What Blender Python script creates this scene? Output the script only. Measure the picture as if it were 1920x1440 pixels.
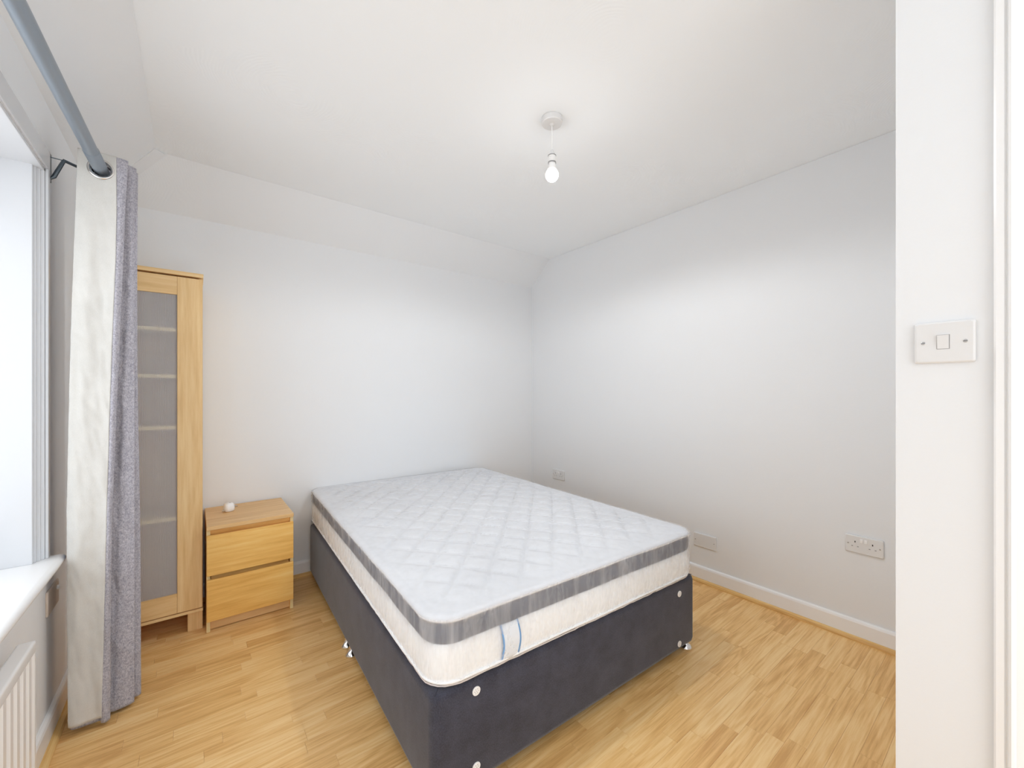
import bpy, bmesh, math, random
from mathutils import Vector, Matrix
from mathutils import noise as mn
PI = math.pi
random.seed(7)
for o in list(bpy.data.objects):
    bpy.data.objects.remove(o)
SC = bpy.context.scene
COL = SC.collection

# ------------------------------------------------------------ camera, world, lights, exposure
cam = bpy.data.cameras.new('camera')
cam.sensor_width = 36
cam.lens = 14.296
cam.shift_y = 0.0074
cam.clip_start = 0.02
camo = bpy.data.objects.new('camera', cam)
COL.objects.link(camo)
camo.location = (-2.5777, -2.9912, 1.22)
camo.rotation_euler = (PI/2, 0, -0.66272)
SC.camera = camo

w = bpy.data.worlds.new('sky')
SC.world = w
w.use_nodes = True
bg = w.node_tree.nodes['Background']
bg.inputs[0].default_value = (0.93, 0.965, 1.0, 1)
bg.inputs[1].default_value = 2.05

def area(name, loc, rot, sx, sy, power, col):
    l = bpy.data.lights.new(name, 'AREA')
    l.shape = 'RECTANGLE'
    l.size = sx
    l.size_y = sy
    l.energy = power
    l.color = col
    o = bpy.data.objects.new(name, l)
    COL.objects.link(o)
    o.location = loc
    o.rotation_euler = rot
    return o
# daylight falling in through the window
area('daylight', (-3.55, -1.85, 1.45), (0, -PI/2, 0), 1.5, 1.9, 8, (0.95, 0.975, 1.0))

SC.cycles.max_bounces = 16
SC.cycles.diffuse_bounces = 12
SC.cycles.transparent_max_bounces = 16
SC.view_settings.view_transform = 'Standard'
SC.view_settings.look = 'None'
SC.view_settings.exposure = 0.30
SC.view_settings.gamma = 1.0
SC.view_settings.use_curve_mapping = False

# ------------------------------------------------------------ helpers
def tag(o, label=None, cat=None, group=None, kind=None):
    if label: o['label'] = label
    if cat: o['category'] = cat
    if group: o['group'] = group
    if kind: o['kind'] = kind
    return o

def empty(name, loc, rz=0.0, label=None, cat=None, group=None, kind=None, rot=None):
    o = bpy.data.objects.new(name, None)
    COL.objects.link(o)
    o.location = loc
    o.rotation_euler = rot if rot else (0, 0, rz)
    o.empty_display_size = .05
    return tag(o, label, cat, group, kind)

def mesh(name, verts, faces, mat, parent=None, smooth=False, loc=None):
    me = bpy.data.meshes.new(name)
    me.from_pydata([tuple(v) for v in verts], [], faces)
    me.update()
    if smooth:
        me.polygons.foreach_set('use_smooth', [True]*len(me.polygons))
    if mat: me.materials.append(mat)
    o = bpy.data.objects.new(name, me)
    COL.objects.link(o)
    if parent: o.parent = parent
    if loc: o.location = loc
    return o

class B:
    """collects shapes in one bmesh"""
    def __init__(s):
        s.bm = bmesh.new()
    def box(s, x0, x1, y0, y1, z0, z1, bev=0.0, seg=2, rot=None):
        vs = [s.bm.verts.new((x, y, z)) for x in (x0, x1) for y in (y0, y1) for z in (z0, z1)]
        f = [(0,1,3,2),(4,6,7,5),(0,4,5,1),(2,3,7,6),(0,2,6,4),(1,5,7,3)]
        fs = [s.bm.faces.new([vs[i] for i in q]) for q in f]
        if bev > 0:
            es = list({e for q in fs for e in q.edges})
            bmesh.ops.bevel(s.bm, geom=es, offset=bev, segments=seg, profile=.6, affect='EDGES')
        return s
    def lathe(s, prof, M=None, n=32, a0=0, a1=2*PI):
        """profile of (r, z) turned about z, then moved by M"""
        M = M or Matrix()
        rows = []
        for r, z in prof:
            if r < 1e-6:
                rows.append([s.bm.verts.new(M @ Vector((0, 0, z)))])
            else:
                rows.append([s.bm.verts.new(M @ Vector((r*math.cos(2*PI*i/n), r*math.sin(2*PI*i/n), z))) for i in range(n)])
        for a, b in zip(rows, rows[1:]):
            for i in range(n):
                j = (i+1) % n
                if len(a) == 1 and len(b) == 1: continue
                if len(a) == 1: s.bm.faces.new((a[0], b[i], b[j]))
                elif len(b) == 1: s.bm.faces.new((a[i], a[j], b[0]))
                else: s.bm.faces.new((a[i], a[j], b[j], b[i]))
        return s
    def tube(s, pts, rad, n=12, cap=True):
        pts = [Vector(p) for p in pts]
        rows = []
        up = Vector((0, 0, 1))
        for i, p in enumerate(pts):
            d = (pts[min(i+1, len(pts)-1)] - pts[max(i-1, 0)]).normalized()
            a = d.cross(up)
            if a.length < .1: a = d.cross(Vector((1, 0, 0)))
            a.normalize(); b = d.cross(a)
            r = rad[i] if isinstance(rad, (list, tuple)) else rad
            rows.append([s.bm.verts.new(p + a*r*math.cos(2*PI*k/n) + b*r*math.sin(2*PI*k/n)) for k in range(n)])
        for a, b in zip(rows, rows[1:]):
            for k in range(n):
                s.bm.faces.new((a[k], a[(k+1) % n], b[(k+1) % n], b[k]))
        if cap:
            s.bm.faces.new(rows[0][::-1]); s.bm.faces.new(rows[-1])
        return s
    def prism(s, poly, axis, a, b):
        """polygon in the two other axes extruded along axis from a to b"""
        def P(u, v, t):
            return {'x': (t, u, v), 'y': (u, t, v), 'z': (u, v, t)}[axis]
        A = [s.bm.verts.new(P(u, v, a)) for u, v in poly]
        Z = [s.bm.verts.new(P(u, v, b)) for u, v in poly]
        n = len(poly)
        for i in range(n):
            s.bm.faces.new((A[i], A[(i+1) % n], Z[(i+1) % n], Z[i]))
        s.bm.faces.new(A[::-1]); s.bm.faces.new(Z)
        return s
    def out(s, name, mat, parent=None, smooth=False, loc=None, ang=40):
        bmesh.ops.recalc_face_normals(s.bm, faces=s.bm.faces)
        me = bpy.data.meshes.new(name)
        if smooth:
            for f in s.bm.faces: f.smooth = True
            for e in s.bm.edges:
                if len(e.link_faces) == 2 and e.calc_face_angle(0) > math.radians(ang): e.smooth = False
        s.bm.to_mesh(me); s.bm.free()
        if mat: me.materials.append(mat)
        o = bpy.data.objects.new(name, me)
        COL.objects.link(o)
        if parent: o.parent = parent
        if loc: o.location = loc
        return o

def struct(o):
    o['kind'] = 'structure'
    return o

# ------------------------------------------------------------ materials
def srgb(r, g, b):
    f = lambda c: c/12.92 if c <= .04045 else ((c+.055)/1.055)**2.4
    return (f(r/255), f(g/255), f(b/255), 1)

def newmat(name):
    m = bpy.data.materials.new(name)
    m.use_nodes = True
    nt = m.node_tree
    return m, nt, nt.nodes['Principled BSDF'], nt.nodes['Material Output']

def N(nt, t, **kw):
    n = nt.nodes.new(t)
    for k, v in kw.items():
        if k.startswith('i_'):
            key = k[2:]
            key = int(key) if key.isdigit() else key
            n.inputs[key].default_value = v
        else: setattr(n, k, v)
    return n

def plain(name, col, rough=.5, metal=0, bump=0, bscale=200, spec=.5, coat=0, var=0):
    m, nt, p, out = newmat(name)
    p.inputs['Base Color'].default_value = col
    p.inputs['Roughness'].default_value = rough
    p.inputs['Metallic'].default_value = metal
    p.inputs['Specular IOR Level'].default_value = spec
    p.inputs['Coat Weight'].default_value = coat
    tc = N(nt, 'ShaderNodeTexCoord')
    nz = N(nt, 'ShaderNodeTexNoise', i_Scale=bscale, i_Detail=4.0)
    nt.links.new(tc.outputs['Object'], nz.inputs['Vector'])
    if bump:
        bp = N(nt, 'ShaderNodeBump', i_Strength=bump, i_Distance=.001)
        nt.links.new(nz.outputs['Fac'], bp.inputs['Height'])
        nt.links.new(bp.outputs[0], p.inputs['Normal'])
    if var:
        n2 = N(nt, 'ShaderNodeTexNoise', i_Scale=3.0, i_Detail=3.0)
        nt.links.new(tc.outputs['Object'], n2.inputs['Vector'])
        mx = N(nt, 'ShaderNodeMix', data_type='RGBA')
        mx.inputs[6].default_value = col
        mx.inputs[7].default_value = tuple(c*(1-var) for c in col[:3]) + (1,)
        nt.links.new(n2.outputs['Fac'], mx.inputs[0])
        nt.links.new(mx.outputs[2], p.inputs['Base Color'])
    return m

M_wall = plain('wall_paint', (0.80, 0.815, 0.832, 1), .75, bump=.25, bscale=90, spec=.25, var=.015)
M_gloss = plain('white_gloss', (0.87, 0.875, 0.88, 1), .28, bump=.1, bscale=40)
M_plastic = plain('white_plastic', (0.74, 0.74, 0.74, 1), .3)
M_plastic2 = plain('bright_plastic', (0.88, 0.88, 0.88, 1), .3)
M_dark = plain('slot_black', (0.03, 0.03, 0.03, 1), .6)
M_grey = plain('slot_grey', (0.32, 0.32, 0.32, 1), .6)
M_screw = plain('screw_steel', (0.5, 0.5, 0.5, 1), .3, metal=1)
M_chrome = plain('chrome', (0.85, 0.85, 0.86, 1), .08, metal=1)
M_rod = plain('rod_metal', srgb(140, 150, 160), .36, metal=.45)
M_bracket = plain('bracket_metal', srgb(95, 105, 112), .4, metal=.7)
M_ring = plain('eyelet_nickel', (0.62, 0.6, 0.58, 1), .22, metal=1)
M_radiator = plain('radiator_enamel', (0.82, 0.82, 0.82, 1), .25)
M_pvc = plain('window_pvc', (0.66, 0.68, 0.71, 1), .22)
M_pale = plain('veneer_edge', srgb(226, 204, 150), .5)
M_beige = plain('shaded_plate', srgb(205, 192, 180), .45)  # beige puts the shade under the sill into the plate's colour
M_label = plain('label_white', srgb(226, 232, 240), .6)
M_blue = plain('label_blue', srgb(120, 165, 215), .6)

# ceiling with combed plaster fans
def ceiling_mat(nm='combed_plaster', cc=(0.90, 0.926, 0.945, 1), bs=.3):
    m, nt, p, out = newmat(nm)
    p.inputs['Base Color'].default_value = cc
    p.inputs['Roughness'].default_value = .75
    p.inputs['Specular IOR Level'].default_value = .25
    tc = N(nt, 'ShaderNodeTexCoord')
    vo = N(nt, 'ShaderNodeTexVoronoi', i_Scale=2.3)
    nt.links.new(tc.outputs['Object'], vo.inputs['Vector'])
    nzd = N(nt, 'ShaderNodeTexNoise', i_Scale=5.0, i_Detail=2.0)
    nt.links.new(tc.outputs['Object'], nzd.inputs['Vector'])
    ad = N(nt, 'ShaderNodeMath', operation='MULTIPLY_ADD')
    nt.links.new(nzd.outputs['Fac'], ad.inputs[0]); ad.inputs[1].default_value = .22
    nt.links.new(vo.outputs['Distance'], ad.inputs[2])
    mu = N(nt, 'ShaderNodeMath', operation='MULTIPLY'); mu.inputs[1].default_value = 230
    nt.links.new(ad.outputs[0], mu.inputs[0])
    si = N(nt, 'ShaderNodeMath', operation='SINE')
    nt.links.new(mu.outputs[0], si.inputs[0])
    nz = N(nt, 'ShaderNodeTexNoise', i_Scale=1.6, i_Detail=2.0)
    nt.links.new(tc.outputs['Object'], nz.inputs['Vector'])
    rp = N(nt, 'ShaderNodeMapRange'); rp.inputs['From Min'].default_value = .5; rp.inputs['From Max'].default_value = .66
    nt.links.new(nz.outputs['Fac'], rp.inputs['Value'])
    m2 = N(nt, 'ShaderNodeMath', operation='MULTIPLY')
    nt.links.new(si.outputs[0], m2.inputs[0]); nt.links.new(rp.outputs[0], m2.inputs[1])
    bp = N(nt, 'ShaderNodeBump', i_Strength=bs, i_Distance=.001)
    nt.links.new(m2.outputs[0], bp.inputs['Height'])
    nt.links.new(bp.outputs[0], p.inputs['Normal'])
    return m
M_ceil = ceiling_mat()
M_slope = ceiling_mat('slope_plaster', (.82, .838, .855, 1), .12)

def wood(name, cols, axis=0, fine=70, coarse=7, rough=.42, tone_attr=False, stretch=.06, spec=.5, arch=.5):
    """grain running along `axis`; cols = dark, mid, light"""
    m, nt, p, out = newmat(name)
    tc = N(nt, 'ShaderNodeTexCoord')
    src = tc.outputs['Object']
    if tone_attr:
        at = N(nt, 'ShaderNodeAttribute', attribute_name='tone')
        vm = N(nt, 'ShaderNodeVectorMath', operation='MULTIPLY_ADD')
        nt.links.new(at.outputs['Vector'], vm.inputs[0]); vm.inputs[1].default_value = (17, 23, 11)
        nt.links.new(src, vm.inputs[2]); src = vm.outputs[0]
    mp = N(nt, 'ShaderNodeMapping')
    s = [1, 1, 1]; s[axis] = stretch
    mp.inputs['Scale'].default_value = s
    nt.links.new(src, mp.inputs['Vector'])
    n1 = N(nt, 'ShaderNodeTexNoise', i_Scale=float(fine), i_Detail=5.0, i_Roughness=.65)
    nt.links.new(mp.outputs[0], n1.inputs['Vector'])
    n2 = N(nt, 'ShaderNodeTexNoise', i_Scale=float(coarse), i_Detail=2.0, i_Distortion=.4)
    mp2 = N(nt, 'ShaderNodeMapping')
    s2 = [1, 1, 1]; s2[axis] = stretch*(2.6 if tone_attr else 1)
    mp2.inputs['Scale'].default_value = s2
    nt.links.new(src, mp2.inputs['Vector'])
    nt.links.new(mp2.outputs[0], n2.inputs['Vector'])
    # growth-ring arches
    mr = N(nt, 'ShaderNodeMath', operation='MULTIPLY'); mr.inputs[1].default_value = 60
    nt.links.new(n2.outputs['Fac'], mr.inputs[0])
    sn = N(nt, 'ShaderNodeMath', operation='SINE'); nt.links.new(mr.outputs[0], sn.inputs[0])
    a1 = N(nt, 'ShaderNodeMath', operation='MULTIPLY_ADD'); a1.inputs[1].default_value = .16*arch
    nt.links.new(sn.outputs[0], a1.inputs[0]); nt.links.new(n1.outputs['Fac'], a1.inputs[2])
    a2 = N(nt, 'ShaderNodeMath', operation='MULTIPLY_ADD'); a2.inputs[1].default_value = .5
    nt.links.new(n2.outputs['Fac'], a2.inputs[0]); nt.links.new(a1.outputs[0], a2.inputs[2])
    last = a2.outputs[0]
    if tone_attr:
        sp = N(nt, 'ShaderNodeSeparateXYZ'); nt.links.new(at.outputs['Vector'], sp.inputs[0])
        a3 = N(nt, 'ShaderNodeMath', operation='MULTIPLY_ADD'); a3.inputs[1].default_value = .21
        nt.links.new(sp.outputs[0], a3.inputs[0]); nt.links.new(last, a3.inputs[2])
        a4 = N(nt, 'ShaderNodeMath', operation='SUBTRACT'); a4.inputs[1].default_value = .105
        nt.links.new(a3.outputs[0], a4.inputs[0]); last = a4.outputs[0]
    cr = N(nt, 'ShaderNodeValToRGB')
    e = cr.color_ramp.elements
    e[0].position = .50; e[0].color = cols[0]
    e[1].position = 1.0; e[1].color = cols[2]
    k = e.new(.76); k.color = cols[1]
    nt.links.new(last, cr.inputs[0])
    nt.links.new(cr.outputs[0], p.inputs['Base Color'])
    p.inputs['Roughness'].default_value = rough
    p.inputs['Specular IOR Level'].default_value = spec
    bp = N(nt, 'ShaderNodeBump', i_Strength=.12, i_Distance=.0006)
    nt.links.new(n1.outputs['Fac'], bp.inputs['Height'])
    nt.links.new(bp.outputs[0], p.inputs['Normal'])
    return m
M_floor = wood('oak_laminate', (srgb(210, 160, 96), srgb(233, 189, 124), srgb(243, 207, 148)), 0, 120, 8, .36, True, .045, spec=.5, arch=.5)
M_bead = wood('pine_bead', (srgb(200, 150, 82), srgb(226, 184, 116), srgb(238, 206, 146)), 1, 60, 6, .45)
M_beadx = wood('pine_bead_x', (srgb(200, 150, 82), srgb(226, 184, 116), srgb(238, 206, 146)), 0, 60, 6, .45)
M_birchv = wood('birch_upright', (srgb(212, 172, 116), srgb(228, 192, 136), srgb(238, 208, 156)), 2, 55, 6, .45, arch=.35)
M_birchh = wood('birch_crosswise', (srgb(212, 172, 116), srgb(228, 192, 136), srgb(238, 208, 156)), 0, 55, 6, .45, arch=.35)
M_oakh = wood('oak_veneer', (srgb(222, 168, 84), srgb(238, 190, 106), srgb(244, 206, 130)), 0, 60, 5, .42, arch=.5)
M_oakt = wood('oak_veneer_top', (srgb(206, 164, 108), srgb(222, 182, 126), srgb(234, 200, 148)), 0, 60, 5, .4, arch=.4)

def fabric(name, c1, c2, scale=900, weave=(1, 1, .2), bump=.3, rough=.95, blotch=4, sheen=.15, lo=.35, hi=.65):
    m, nt, p, out = newmat(name)
    tc = N(nt, 'ShaderNodeTexCoord')
    mp = N(nt, 'ShaderNodeMapping'); mp.inputs['Scale'].default_value = weave
    nt.links.new(tc.outputs['Object'], mp.inputs['Vector'])
    n1 = N(nt, 'ShaderNodeTexNoise', i_Scale=float(scale), i_Detail=3.0)
    nt.links.new(mp.outputs[0], n1.inputs['Vector'])
    n2 = N(nt, 'ShaderNodeTexNoise', i_Scale=float(blotch), i_Detail=5.0, i_Roughness=.7)
    nt.links.new(tc.outputs['Object'], n2.inputs['Vector'])
    av = N(nt, 'ShaderNodeMath', operation='ADD')
    nt.links.new(n1.outputs['Fac'], av.inputs[0]); nt.links.new(n2.outputs['Fac'], av.inputs[1])
    hv = N(nt, 'ShaderNodeMath', operation='MULTIPLY'); hv.inputs[1].default_value = .5
    nt.links.new(av.outputs[0], hv.inputs[0])
    cr = N(nt, 'ShaderNodeValToRGB')
    cr.color_ramp.elements[0].position = lo; cr.color_ramp.elements[0].color = c1
    cr.color_ramp.elements[1].position = hi; cr.color_ramp.elements[1].color = c2
    nt.links.new(hv.outputs[0], cr.inputs[0])
    nt.links.new(cr.outputs[0], p.inputs['Base Color'])
    p.inputs['Roughness'].default_value = rough
    p.inputs['Specular IOR Level'].default_value = .2
    p.inputs['Sheen Weight'].default_value = sheen
    bp = N(nt, 'ShaderNodeBump', i_Strength=bump, i_Distance=.001)
    nt.links.new(n1.outputs['Fac'], bp.inputs['Height'])
    nt.links.new(bp.outputs[0], p.inputs['Normal'])
    return m
M_divan = fabric('charcoal_chenille', srgb(44, 43, 51), srgb(73, 74, 87), 420, (1, 1, .5), .5, blotch=9, sheen=.3)
M_curtain = fabric('grey_slub_weave', srgb(140, 139, 149), srgb(192, 190, 198), 420, (1, 1, .4), .35, blotch=130, sheen=.1, lo=.38, hi=.62)
M_lining = fabric('cream_lining', srgb(194, 193, 189), srgb(211, 210, 206), 700, (1, 1, 1), .15, blotch=5, sheen=.05)
M_band = fabric('grey_mattress_border', srgb(80, 84, 97), srgb(112, 116, 130), 500, (1, 1, .3), .4, blotch=10)
M_side = fabric('cream_mattress_side', srgb(236, 238, 240), srgb(246, 248, 250), 500, (1, 1, 1), .2, blotch=5)
M_quilt = fabric('white_quilting', srgb(210, 212, 217), srgb(221, 223, 227), 500, (1, 1, 1), .2, blotch=4)

# sheer non-woven cover
def sheer(nm, lo_, hi_):
    m, nt, p, out = newmat(nm)
    p.inputs['Base Color'].default_value = (0.97, 0.975, 0.985, 1)
    p.inputs['Roughness'].default_value = .5
    p.inputs['Specular IOR Level'].default_value = .3
    tl = N(nt, 'ShaderNodeBsdfTranslucent'); tl.inputs[0].default_value = (.97, .975, .985, 1)
    m3 = N(nt, 'ShaderNodeMixShader'); m3.inputs[0].default_value = .5
    nt.links.new(p.outputs[0], m3.inputs[1]); nt.links.new(tl.outputs[0], m3.inputs[2])
    tr = N(nt, 'ShaderNodeBsdfTransparent')
    mx = N(nt, 'ShaderNodeMixShader')
    tc = N(nt, 'ShaderNodeTexCoord')
    mp = N(nt, 'ShaderNodeMapping'); mp.inputs['Scale'].default_value = (1, 1, .13)
    mp.inputs['Rotation'].default_value = (.0, .25, 0)
    nt.links.new(tc.outputs['Object'], mp.inputs['Vector'])
    nz = N(nt, 'ShaderNodeTexNoise', i_Scale=26.0, i_Detail=4.0, i_Roughness=.6, i_Distortion=.5)
    nt.links.new(mp.outputs[0], nz.inputs['Vector'])
    rp = N(nt, 'ShaderNodeMapRange')
    rp.inputs['From Min'].default_value = .42; rp.inputs['From Max'].default_value = .72
    rp.inputs['To Min'].default_value = lo_; rp.inputs['To Max'].default_value = hi_
    nt.links.new(nz.outputs['Fac'], rp.inputs['Value'])
    bp = N(nt, 'ShaderNodeBump', i_Strength=.15, i_Distance=.001)
    nt.links.new(nz.outputs['Fac'], bp.inputs['Height'])
    nt.links.new(bp.outputs[0], p.inputs['Normal'])
    nt.links.new(rp.outputs[0], mx.inputs[0])
    nt.links.new(tr.outputs[0], mx.inputs[1]); nt.links.new(m3.outputs[0], mx.inputs[2])
    nt.links.new(mx.outputs[0], out.inputs[0])
    return m
M_sheer = sheer('sheer_cover', .26, .62)
M_sheer_top = sheer('sheer_cover_taut', .12, .2)

def ribbed():
    m, nt, p, out = newmat('ribbed_translucent')
    p.inputs['Base Color'].default_value = srgb(236, 240, 245)
    p.inputs['Roughness'].default_value = .25
    tr = N(nt, 'ShaderNodeBsdfTransparent'); tr.inputs[0].default_value = (.95, .95, .96, 1)
    mx = N(nt, 'ShaderNodeMixShader'); mx.inputs[0].default_value = .45
    nt.links.new(tr.outputs[0], mx.inputs[1]); nt.links.new(p.outputs[0], mx.inputs[2])
    nt.links.new(mx.outputs[0], out.inputs[0])
    return m
M_ribbed = ribbed()

def glassy():
    m, nt, p, out = newmat('window_glass')
    gl = N(nt, 'ShaderNodeBsdfGlossy'); gl.inputs['Roughness'].default_value = .02
    tr = N(nt, 'ShaderNodeBsdfTransparent')
    mx = N(nt, 'ShaderNodeMixShader'); mx.inputs[0].default_value = .07
    nt.links.new(tr.outputs[0], mx.inputs[1]); nt.links.new(gl.outputs[0], mx.inputs[2])
    nt.links.new(mx.outputs[0], out.inputs[0])
    return m
M_glass = glassy()

def emit(name, col, s):
    m, nt, p, out = newmat(name)
    p.inputs['Base Color'].default_value = (.9, .9, .9, 1)
    p.inputs['Emission Color'].default_value = col
    p.inputs['Emission Strength'].default_value = s
    return m
M_bulb = emit('lit_bulb', (1, 1, 1, 1), 9)

# ------------------------------------------------------------ the room
XW, YB, XS, YS, YE = -2.985, 0.0, -1.34, -2.802, -4.35    # window wall, back wall, switch wall, its end, open end
H, ZL, DS = 2.44, 2.2245, .254                            # ceiling, foot of the slopes, their run
XR = 0.0
T = .12

fl = struct(B().box(XW-.3, XR+T, YE, YB+T, -.06, -.009).out('floor', M_bead))
b = B()
b.box(XW-.3, XR+T, YE, YB+T, H+.001, H+.1)
ceiling = struct(b.out('ceiling', M_ceil))
bpy.data.objects['ceiling']['kind'] = 'structure'
# visible ceiling faces: flat part and the two sloped parts as solid wedges
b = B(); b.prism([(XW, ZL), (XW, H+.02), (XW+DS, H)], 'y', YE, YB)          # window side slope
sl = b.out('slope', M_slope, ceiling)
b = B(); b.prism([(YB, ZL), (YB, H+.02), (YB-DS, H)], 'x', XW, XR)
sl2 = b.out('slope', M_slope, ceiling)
# plaster strip down the valley between the slopes
b = B()
A0 = Vector((XW+DS+.012, YB-DS-.012, H)); A1 = Vector((XW, YB, ZL))
dv = (A1-A0).normalized(); side = dv.cross(Vector((1, 1, .0)).normalized()).normalized()
sd = Vector((1, 1, 0)).normalized(); nrm = Vector((1, -1, -1.2)).normalized()
for (k0, k1) in ((0, 1),):
    P = []
    for q in (A0, A1):
        for s_ in (-.028, .028):
            for h_ in (-.02, .006):
                P.append(q + sd*s_ + nrm*(h_ + .004))
    vs = [b.bm.verts.new(v) for v in P]
    for f in [(0,1,3,2),(4,6,7,5),(0,4,5,1),(2,3,7,6),(0,2,6,4),(1,5,7,3)]:
        b.bm.faces.new([vs[i] for i in f])
b.out('plaster_strip', M_wall, ceiling)

struct(B().box(XW-.3, XR+T, YB, YB+T, 0, H).out('wall_back', M_wall))
struct(B().box(XR, XR+T, YS-.1, YB, 0, H).out('wall_right', M_wall))
struct(B().box(XS, XR+T, YE, YS, 0, H).out('wall_front', M_wall))     # the stub with the light switch and door
# window wall with its opening
WY0, WY1, WZ0, WZ1 = -2.35, -.875, .615, 1.995
b = B()
b.box(XW-.3, XW, YE, YB, 0, WZ0)
b.box(XW-.3, XW, YE, YB, WZ1, H)
b.box(XW-.3, XW, WY1, YB, WZ0, WZ1)
b.box(XW-.3, XW, YE, WY0, WZ0, WZ1)
struct(b.out('wall_left', M_wall))

# window
win = empty('window_1', (XW, (WY0+WY1)/2, WZ0), kind='structure')
wx, wy, wz = XW, (WY0+WY1)/2, WZ0
def wbox(name, x0, x1, y0, y1, z0, z1, mat=M_pvc, bev=.002, parent=win, rel=(wx, wy, wz)):
    return B().box(x0-rel[0], x1-rel[0], y0-rel[1], y1-rel[1], z0-rel[2], z1-rel[2], bev).out(name, mat, parent)
# stepped moulding along the far jamb and the near one
ZS = .640
for s_, yy in ((1, WY1), (-1, WY0)):
    b = B()
    steps = [(.006, -.002, .045), (-.002, -.012, .035), (-.010, -.019, .026), (-.017, -.027, .014), (-.022, -.30, .0)]
    for (xa, xb, wd) in steps:
        # wd: how far the step stands back from the clear opening
        y0, y1 = sorted((yy - s_*.05 + s_*wd, yy + s_*.01))
        if wd >= .045: y0, y1 = sorted((yy - s_*.008, yy + s_*.016))
        b.box(XW+xb-wx, XW+xa-wx, y0-wy, y1-wy, ZS-wz, WZ1+.0-wz, .0015, 1)
    b.out('jamb_moulding', M_pvc, win)
wbox('head_board', XW-.002, XW+.006, WY0-.016, WY1+.016, WZ1, WZ1+.067)
wbox('head_lining', XW-.30, XW-.002, WY0, WY1, WZ1-.012, WZ1)
# outer frame, mullion and panes
xf0, xf1 = XW-.275, XW-.215
wbox('frame_rail', xf0, xf1, WY0, WY1, ZS, ZS+.06, bev=.006)
wbox('frame_rail', xf0, xf1, WY0, WY1, WZ1-.07, WZ1-.012, bev=.006)
ys = [WY0, WY0+.62, WY0+1.22, WY1-.05]
for y_ in ys:
    wbox('frame_post', xf0, xf1, max(y_-.03, WY0), min(y_+.03, WY1-.05), ZS+.06, WZ1-.07, bev=.006)
for a, c in zip(ys, ys[1:]):
    wbox('pane', XW-.248, XW-.242, a+.028, c-.028, ZS+.058, WZ1-.068, mat=M_glass, bev=0)
# sill board with a rounded nose
def sill():
    prof = [(XW-.30, .612), (XW+.034, .612), (XW+.041, .616), (XW+.044, .624), (XW+.043, .632), (XW+.037, .638), (XW+.028, ZS), (XW-.30, ZS)]
    b = B()
    b.prism([(x-wx, z-wz) for x, z in prof[0:8]], 'y', WY0-.05-wy, WY1+.0-wy)
    hp = [(XW, .612)] + prof[1:7] + [(XW, ZS)]
    b.prism([(x-wx, z-wz) for x, z in hp], 'y', WY1-wy, WY1+.021-wy)
    return b.out('window_sill', M_gloss, win, True)
sill()

# skirting boards with a wooden bead along the floor
def skirt_prof(h=.097, t=.015):
    return [(0, .0), (t, .0), (t, h-.014), (t-.003, h-.005), (t-.009, h), (0, h)]
def skirting(name, axis, base, sgn, a, c):
    b = B()
    if axis == 'y': b.prism([(base+sgn*u, v) for u, v in skirt_prof()], 'y', a, c)
    else: b.prism([(base+sgn*u, v) for u, v in skirt_prof()], 'x', a, c)
    s = struct(b.out(name, M_gloss))
    bead = [(.015, 0), (.034, 0), (.034, .006), (.030, .014), (.022, .018), (.015, .019)]
    b = B()
    b.prism([(base+sgn*u, v) for u, v in bead], axis, a, c)
    b.out('floor_bead', M_bead if axis == 'y' else M_beadx, s)
skirting('baseboard_right', 'y', XR, -1, YS, YB)
skirting('baseboard_back', 'x', YB, -1, XW+.034, XR-.034)
skirting('baseboard_left', 'y', XW, 1, YE, YB)
b = B(); b.prism([(XS-u, v) for u, v in skirt_prof()], 'y', -2.945, YS)
struct(b.out('baseboard_front', M_gloss))

# door lining and architrave on the switch wall
door = empty('door_1', (XS, -3.4, 0), kind='structure')
dx, dy = XS, -3.4
arch_prof = [(0, -2.944), (-.010, -2.944), (-.013, -2.947), (-.013, -2.957), (-.0085, -2.9595), (-.0085, -2.961),
             (-.016, -2.9625), (-.018, -2.966), (-.016, -2.9695), (-.009, -2.972), (-.007, -2.984), (-.004, -2.998), (0, -2.998)]
b = B(); b.prism([(XS+u-dx, v-dy) for u, v in arch_prof], 'z', 0, 2.08)
b.out('architrave', M_gloss, door, True, ang=20)
b = B(); b.prism([(XS+u-dx, -2*3.4-v-dy-.01) for u, v in arch_prof], 'z', 0, 2.08)
b.out('architrave', M_gloss, door, True, ang=20)
b = B(); b.box(-.013, 0, -.456, .446, 2.03, 2.085, .003)
b.out('head_architrave', M_gloss, door)
b = B(); b.box(-.004, .0, -.40, .40, .005, 2.03, .001)
for z0, z1 in ((.2, .9), (1.1, 1.85)):
    for y0, y1 in ((-.3, -.05), (.05, .3)):
        b.box(-.008, -.003, y0, y1, z0, z1, .003)
b.out('door_leaf', M_gloss, door)

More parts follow.
